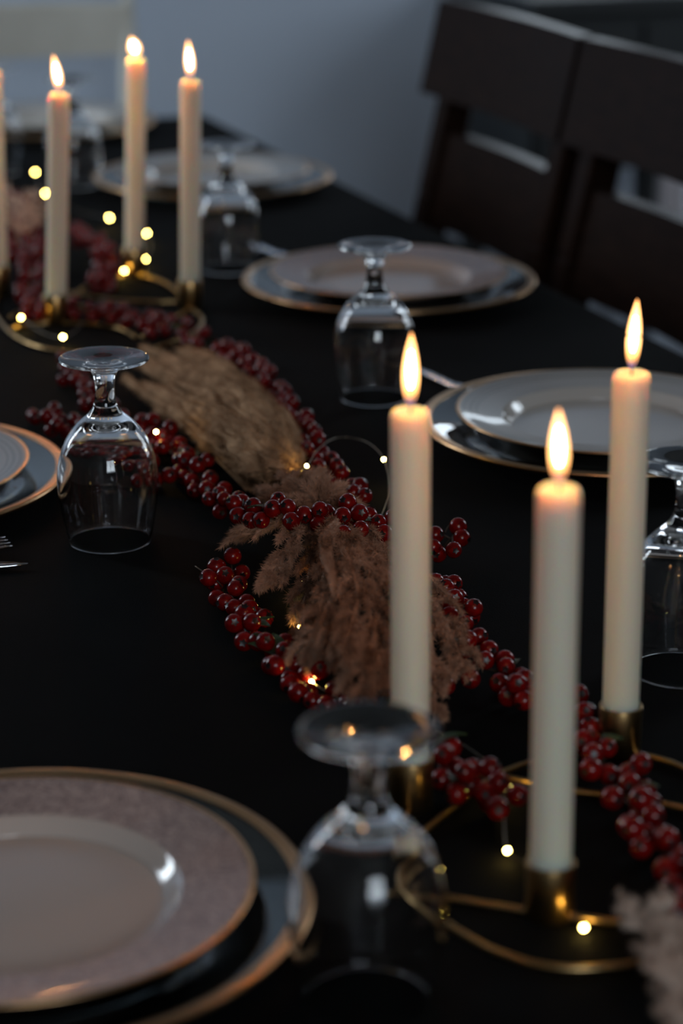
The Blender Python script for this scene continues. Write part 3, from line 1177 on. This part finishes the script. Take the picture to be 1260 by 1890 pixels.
# ------------------------------------------------------------------ pampas
def hair_geo(path, rad, n_h, hl, hw, fwd, flat, rng, lump=0.25, ncore=12, core_scale=0.8):
    """returns V, F (tris) : fuzzy tapered tube made of a lumpy core and many little blades"""
    path, T, N, B = frames(path)
    m = len(path)
    rad = np.asarray(rad, float)
    V, F = [], []
    # core
    ang = np.linspace(0, 2 * np.pi, ncore, endpoint=False)
    ph = rng.uniform(0, 6.28, 4)
    ii = np.arange(m)[:, None]
    lumpv = 1 + lump * (0.5 * np.sin(ang[None, :] * 3 + ph[0] + ii * 0.35) + 0.5 * np.sin(ang[None, :] * 5 + ph[1] - ii * 0.8)) * 1.0
    rr = rad[:, None] * lumpv * core_scale
    core = path[:, None, :] + (N[:, None, :] * np.cos(ang)[None, :, None] + B[:, None, :] * np.sin(ang)[None, :, None] * flat) * rr[:, :, None]
    V.append(core.reshape(-1, 3))
    q = []
    for i in range(m - 1):
        for k in range(ncore):
            k2 = (k + 1) % ncore
            a, b, c, d = i * ncore + k, i * ncore + k2, (i + 1) * ncore + k2, (i + 1) * ncore + k
            q += [(a, b, c), (a, c, d)]
    F.append(np.array(q))
    off = m * ncore
    # hairs, denser where the tube is thick
    wgt = rad / rad.sum()
    idx = rng.choice(m, n_h, p=wgt)
    idx = np.clip(idx, 0, m - 2)
    fr = rng.random(n_h)[:, None]
    p = path[idx] * (1 - fr) + path[idx + 1] * fr
    a = rng.uniform(0, 2 * np.pi, n_h)
    lv = 1 + lump * (0.5 * np.sin(a * 3 + ph[0] + idx * 0.35) + 0.5 * np.sin(a * 5 + ph[1] - idx * 0.8))
    nrm = N[idx] * np.cos(a)[:, None] + B[idx] * np.sin(a)[:, None] * flat
    base = p + nrm * (rad[idx] * lv * core_scale * 0.92)[:, None]
    nn = N[idx] * np.cos(a)[:, None] + B[idx] * np.sin(a)[:, None]
    d = T[idx] * fwd + nn * (1 - fwd) + rng.normal(0, 0.28, (n_h, 3))
    d /= np.linalg.norm(d, axis=1)[:, None]
    ln = hl * rng.uniform(0.5, 1.25, n_h)[:, None]
    tip = base + d * ln
    side = np.cross(d, rng.normal(0, 1, (n_h, 3)))
    side /= np.linalg.norm(side, axis=1)[:, None] + 1e-9
    w2 = hw * rng.uniform(0.7, 1.3, n_h)[:, None]
    V += [np.stack([base - side * w2, base + side * w2, tip], 1).reshape(-1, 3)]
    F.append((np.arange(n_h * 3).reshape(-1, 3)) + off)
    return np.concatenate(V), np.concatenate(F)


def tri_mesh(name, V, F, m, parent):
    V = V.copy()
    V -= np.array(parent.location)
    low = 0.0012
    V[:, 2] = np.maximum(V[:, 2], low + TZ - parent.location.z)
    me = bpy.data.meshes.new(name)
    me.vertices.add(len(V))
    me.vertices.foreach_set('co', V.astype(np.float32).ravel())
    me.loops.add(len(F) * 3)
    me.loops.foreach_set('vertex_index', F.astype(np.int32).ravel())
    me.polygons.add(len(F))
    me.polygons.foreach_set('loop_start', np.arange(0, len(F) * 3, 3, dtype=np.int32))
    me.update(calc_edges=True)
    me.validate()
    me.materials.append(m)
    o = bpy.data.objects.new(name, me)
    COL.objects.link(o)
    o.parent = parent
    return o


def interp_poly(P, t):
    P = np.array(P, float)
    k = t * (len(P) - 1)
    i = int(min(math.floor(k), len(P) - 2))
    f = k - i
    return P[i] * (1 - f) + P[i + 1] * f


# upper bunch: soft, combed plumes fanning away from the tie
up = thing('pampas_grass_bunch', 'smooth tan pampas plume bunch fanning away from the tie towards the far candles', 'pampas grass',
           Vector((*un(545, 872)[:2], TZ)))
TOP = [(552, 868), (546, 828), (512, 772), (462, 722), (415, 684), (345, 645), (250, 622)]
BOT = [(538, 890), (492, 897), (440, 868), (392, 832), (335, 795), (275, 756), (214, 706)]
rng = np.random.default_rng(3)
rows = [(0.010, 9, 0.04, 0.96), (0.024, 8, 0.08, 0.88), (0.037, 6, 0.18, 0.74), (0.047, 4, 0.25, 0.6)]
for z0, n, v0, v1 in rows:
    for j in range(n):
        v = v0 + (v1 - v0) * (j + rng.uniform(-0.25, 0.25)) / max(1, n - 1)
        v = min(max(v, 0.02), 0.98)
        tend = rng.uniform(0.78, 1.0) * (1.0 if z0 < 0.03 else rng.uniform(0.72, 0.95))
        ctl = []
        for k in range(8):
            t_ = k / 7 * tend
            c = interp_poly(TOP, t_) * (1 - v) + interp_poly(BOT, t_) * v
            zz = 0.012 + (z0 - 0.004) * math.sin(math.pi * min(1, t_ * 1.1 + 0.08)) ** 0.6 + rng.uniform(-.002, .002)
            c = c + rng.normal(0, 2.5, 2)
            ctl.append(tuple(un(c[0], c[1] - 6, max(zz, 0.006))))
        path = np.array(catmull(ctl, 6))
        m = len(path)
        tt = np.linspace(0, 1, m)
        rad = (0.0018 + 0.0082 * np.sin(np.pi * np.clip(tt * 0.88 + 0.06, 0, 1)) ** 0.65) * rng.uniform(0.7, 1.2)
        rad = rad * (1 + 0.16 * np.sin(tt * 26 + rng.uniform(0, 6)) + 0.12 * np.sin(tt * 43 + rng.uniform(0, 6)))
        V, F = hair_geo(path, rad, 6000, 0.0055, 0.00022, 0.62, 1.0, rng, 0.55)
        tri_mesh('plume', V, F, M_pampas, up)
# bare stalks towards the tie, slanting left under the bunch
for k in range(6):
    pth = catmull([tuple(un(455 + 8 * k, 905 + 2 * k, 0.004)), tuple(un(420 + 10 * k, 868 + 2 * k, 0.006)), tuple(un(380 + 12 * k, 828 + 3 * k, 0.008))], 6)
    mesh_obj('stalk', MB().add(*tube([np.array(p) - np.array(up.location) for p in pth], 0.0011, 6)), M_pampas, up)

# lower bunch: curled feathery plumes with many side branchlets
lo = thing('pampas_grass_bunch', 'curled feathery pinkish pampas bunch spreading towards the front candles', 'pampas grass',
           Vector((*un(585, 920)[:2], TZ)))


def feather(root, m, pts, width, nb, rng, dens=1.0, droop=0.35, core_r=0.0028, hl=0.0042, name='plume', spike=1.0):
    ctl = [tuple(un(*p)) for p in pts]
    path = np.array(catmull(ctl, 8))
    mm = len(path)
    tt = np.linspace(0, 1, mm)
    rad = core_r * np.clip(1.25 - tt * 1.05, 0.18, 1) * (0.5 + 0.5 * np.minimum(1, tt * 6))
    Vs, Fs = [], []
    off = 0
    V, F = hair_geo(path, rad, int(1500 * dens), hl, 0.0002, 0.6, 1.0, rng, 0.2, 8)
    Vs.append(V); Fs.append(F); off += len(V)
    P, T, N, B = frames(path)
    nb = int(nb * 0.8)
    for b in range(nb):
        t_ = 0.04 + 0.90 * (b + rng.random()) / nb
        i = int(t_ * (mm - 1))
        sgn = 1 if b % 2 == 0 else -1
        L_ = 1.25 * width * (math.sin(math.pi * min(1, 0.22 + 0.72 * t_)) ** 0.8) * rng.uniform(0.7, 1.2)
        up_ = rng.uniform(-0.15, 0.65)
        d0 = T[i] * 0.85 + N[i] * sgn * rng.uniform(0.35, 0.8) * spike + np.array([0, 0, 1.0]) * up_
        d0 /= np.linalg.norm(d0)
        d1 = T[i] * 1.0 + N[i] * sgn * rng.uniform(-0.1, 0.4) + np.array([0, 0, -1.0]) * droop * rng.uniform(0.5, 1.5)
        d1 /= np.linalg.norm(d1)
        p0 = P[i]
        p1 = p0 + d0 * L_ * 0.45
        p2 = p1 + (d0 * 0.5 + d1 * 0.5) * L_ * 0.35
        p3 = p2 + d1 * L_ * 0.35
        sub = np.array(catmull([p0, p1, p2, p3], 5))
        k = np.linspace(0, 1, len(sub))
        r = 0.0040 * (1 - k) ** 0.6 * np.minimum(1, 0.35 + 3 * k) * rng.uniform(0.7, 1.15) + 0.0002
        V, F = hair_geo(sub, r, int(520 * dens), hl * 1.25, 0.00022, 0.66, 0.8, rng, 0.3, 6, 0.6)
        Vs.append(V); Fs.append(F + off); off += len(V)
    return tri_mesh(name, np.concatenate(Vs), np.concatenate(Fs), m, root)


rng = np.random.default_rng(11)
LOW = [
    # (control points x, y, z), branch width, branches
    ([(575, 915, .030), (520, 960, .040), (470, 985, .030), (440, 990, .018)], .022, 18),
    ([(580, 925, .035), (545, 985, .046), (515, 1040, .040), (487, 1086, .034)], .021, 22),
    ([(590, 935, .022), (575, 1040, .020), (558, 1130, .018), (553, 1200, .012)], .018, 24),
    ([(590, 935, .022), (598, 1050, .026), (588, 1150, .022), (585, 1235, .012)], .020, 26),
    ([(600, 935, .035), (612, 1050, .046), (610, 1150, .040), (600, 1235, .020)], .022, 26),
    ([(600, 935, .035), (630, 1060, .046), (640, 1180, .040), (650, 1290, .018)], .021, 28),
    ([(605, 935, .035), (660, 1060, .050), (690, 1180, .040), (690, 1280, .020)], .022, 28),
    ([(605, 935, .030), (680, 1050, .034), (735, 1180, .028), (718, 1312, .014)], .020, 26),
    ([(610, 935, .035), (700, 1040, .046), (760, 1170, .040), (755, 1325, .014)], .022, 28),
    ([(610, 935, .035), (700, 1020, .042), (780, 1120, .036), (800, 1240, .020), (802, 1335, .012)], .022, 30),
    ([(615, 935, .035), (700, 1000, .040), (790, 1100, .034), (840, 1190, .022), (862, 1258, .012)], .022, 30),
    ([(615, 935, .030), (680, 990, .030), (760, 1060, .028), (815, 1150, .018), (835, 1205, .012)], .020, 24),
    ([(610, 940, .045), (640, 1000, .060), (700, 1060, .060), (760, 1130, .050)], .022, 22),
    ([(600, 960, .050), (640, 1030, .064), (660, 1100, .060), (640, 1180, .050), (650, 1230, .044)], .020, 22),
    ([(700, 1100, .04), (690, 1180, .045), (670, 1240, .035), (668, 1295, .020)], .019, 16),
    ([(640, 1060, .05), (600, 1130, .05), (575, 1180, .036), (565, 1225, .020)], .018, 16),
    # ruff above the garland, short fans around the tie
    ([(575, 930, .040), (535, 915, .046), (505, 908, .040), (482, 914, .030)], .016, 12),
    ([(580, 925, .046), (550, 895, .052), (530, 880, .044), (520, 876, .036)], .015, 10),
    ([(585, 925, .048), (575, 895, .056), (580, 875, .050), (592, 868, .042)], .014, 10),
    ([(590, 928, .048), (605, 905, .056), (615, 905, .050), (628, 915, .036)], .015, 10),
    ([(590, 935, .045), (615, 925, .052), (640, 935, .044), (655, 950, .030)], .014, 10),
    ([(575, 935, .044), (545, 925, .052), (520, 920, .044), (500, 925, .034)], .015, 10),
]
for pts, wd, nb in LOW:
    feather(lo, M_pampas2, pts, wd, nb, rng)
# two smooth twisted leaves lying on top
for pts in ([(622, 958, .066), (606, 985, .070), (602, 1020, .068), (612, 1060, .064), (618, 1108, .056)],
            [(625, 965, .070), (603, 990, .073), (600, 1012, .070)]):
    path = np.array(catmull([tuple(un(*p)) for p in pts], 8))
    tt = np.linspace(0, 1, len(path))
    rad = 0.0055 * np.sin(np.pi * np.clip(0.06 + 0.92 * tt, 0, 1)) ** 0.7
    V, F = hair_geo(path, rad, 2600, 0.003, 0.0002, 0.7, 0.5, rng, 0.15)
    tri_mesh('plume', V, F, M_pampas2, lo)

# pale plumes: near right corner and far left edge
nr = thing('pampas_grass_bunch', 'blurred pale pampas tips poking in at the bottom right corner', 'pampas grass', Vector((*un(1270, 1860)[:2], TZ)))
for pts, wd, nb in [
        ([(1300, 1900, .02), (1240, 1800, .03), (1190, 1715, .03), (1140, 1645, .03)], .012, 14),
        ([(1300, 1900, .02), (1250, 1810, .035), (1220, 1720, .035), (1224, 1640, .035)], .012, 14),
        ([(1330, 1930, .02), (1270, 1830, .03), (1250, 1760, .03), (1235, 1700, .03)], .022, 18),
        ([(1330, 1950, .02), (1275, 1880, .03), (1240, 1800, .025), (1200, 1745, .02)], .014, 16),
        ([(1330, 1990, .02), (1270, 1910, .02), (1235, 1850, .02), (1215, 1800, .016)], .012, 14)]:
    feather(nr, M_pampas3, pts, wd, nb, rng, dens=0.8)
fl = thing('pampas_grass_bunch', 'blurred whitish pampas tuft rising at the far left edge above the berries', 'pampas grass', Vector((*un(30, 470)[:2], TZ)))
for pts, wd, nb in [
        ([(40, 460, .02), (30, 420, .035), (22, 380, .045), (15, 335, .055)], .024, 16),
        ([(40, 460, .02), (45, 420, .035), (55, 380, .045), (72, 345, .055)], .024, 16),
        ([(40, 460, .02), (20, 430, .035), (0, 400, .045), (-15, 370, .050)], .024, 14),
        ([(42, 460, .02), (40, 425, .040), (42, 390, .050), (48, 350, .060)], .024, 14),
        ([(42, 460, .02), (60, 430, .030), (70, 400, .035), (80, 372, .040)], .020, 12)]:
    feather(fl, M_pampas3, pts, wd, nb, rng, dens=0.6)


# ------------------------------------------------------------------ fairy lights
def bulb_mesh():
    v, f = lathe([(0, -0.0019), (0.0009, -0.0015), (0.0014, -0.0004), (0.0014, 0.0006), (0.0008, 0.0016), (0, 0.0019)], 10)
    me = bpy.data.meshes.new('bulb')
    me.from_pydata(v, [], f)
    me.polygons.foreach_set('use_smooth', [True] * len(f))
    me.materials.append(M_led)
    me.update()
    return me


LED = bulb_mesh()


def fairy(label, wires, bulbs):
    c0 = Vector((*un(*wires[0][0])[:2], TZ))
    root = thing('fairy_light_string', label, 'fairy lights', c0)
    for w_ in wires:
        path = catmull([tuple(un(*p) - c0) for p in w_], 10)
        mesh_obj('wire', MB().add(*tube(path, 0.00045, 5)), M_wire, root)
    for b in bulbs:
        o = bpy.data.objects.new('bulb', LED)
        COL.objects.link(o)
        o.parent = root
        o.location = un(*b) - c0
        o.rotation_euler = (random.uniform(0.6, 1.4), 0, random.uniform(-1, 1))
    return root


FAR = [(65, 318, .05), (84, 357, .04), (202, 402, .012), (271, 431, .012), (268, 478, .008), (229, 500, .008), (39, 586, .012), (116, 622, .010)]
fairy('blurred string of warm fairy lights around the far candle holder',
      [[(39, 586, .012), (75, 612, .006), (116, 622, .010), (150, 600, .006), (190, 550, .006), (229, 500, .008), (252, 492, .004), (268, 478, .008),
        (278, 455, .004), (271, 431, .012), (240, 412, .005), (202, 402, .012), (150, 390, .01), (84, 357, .04), (65, 318, .05)]], FAR)
fairy('string of warm fairy lights wound through the two pampas bunches',
      [[(288, 797, .030), (350, 800, .006), (430, 850, .005), (500, 885, .010), (540, 880, .035), (566, 860, .042), (585, 832, .03), (610, 812, .024), (640, 807, .022), (680, 818, .022), (708, 848, .022), (719, 900, .018), (712, 930, .02), (703, 952, .03)],
       [(560, 1100, .02), (545, 1130, .02), (553, 1157, .022), (546, 1190, .008), (548, 1215, .006), (575, 1255, .010), (600, 1275, .012), (700, 1330, .008), (795, 1345, .008), (870, 1385, .006), (933, 1438, .008), (930, 1480, .012), (936, 1570, .006), (985, 1600, .004), (1030, 1660, .006), (1077, 1708, .006)],
       [(360, 1045, .004), (400, 1075, .004), (440, 1130, .01), (470, 1185, .006), (540, 1245, .006)]],
      [(288, 797, .030), (566, 860, .046), (708, 848, .022), (553, 1157, .016), (560, 1075, .008), (575, 1258, .012), (933, 1438, .010), (936, 1570, .006), (1077, 1712, .004), (404, 770, .004)])
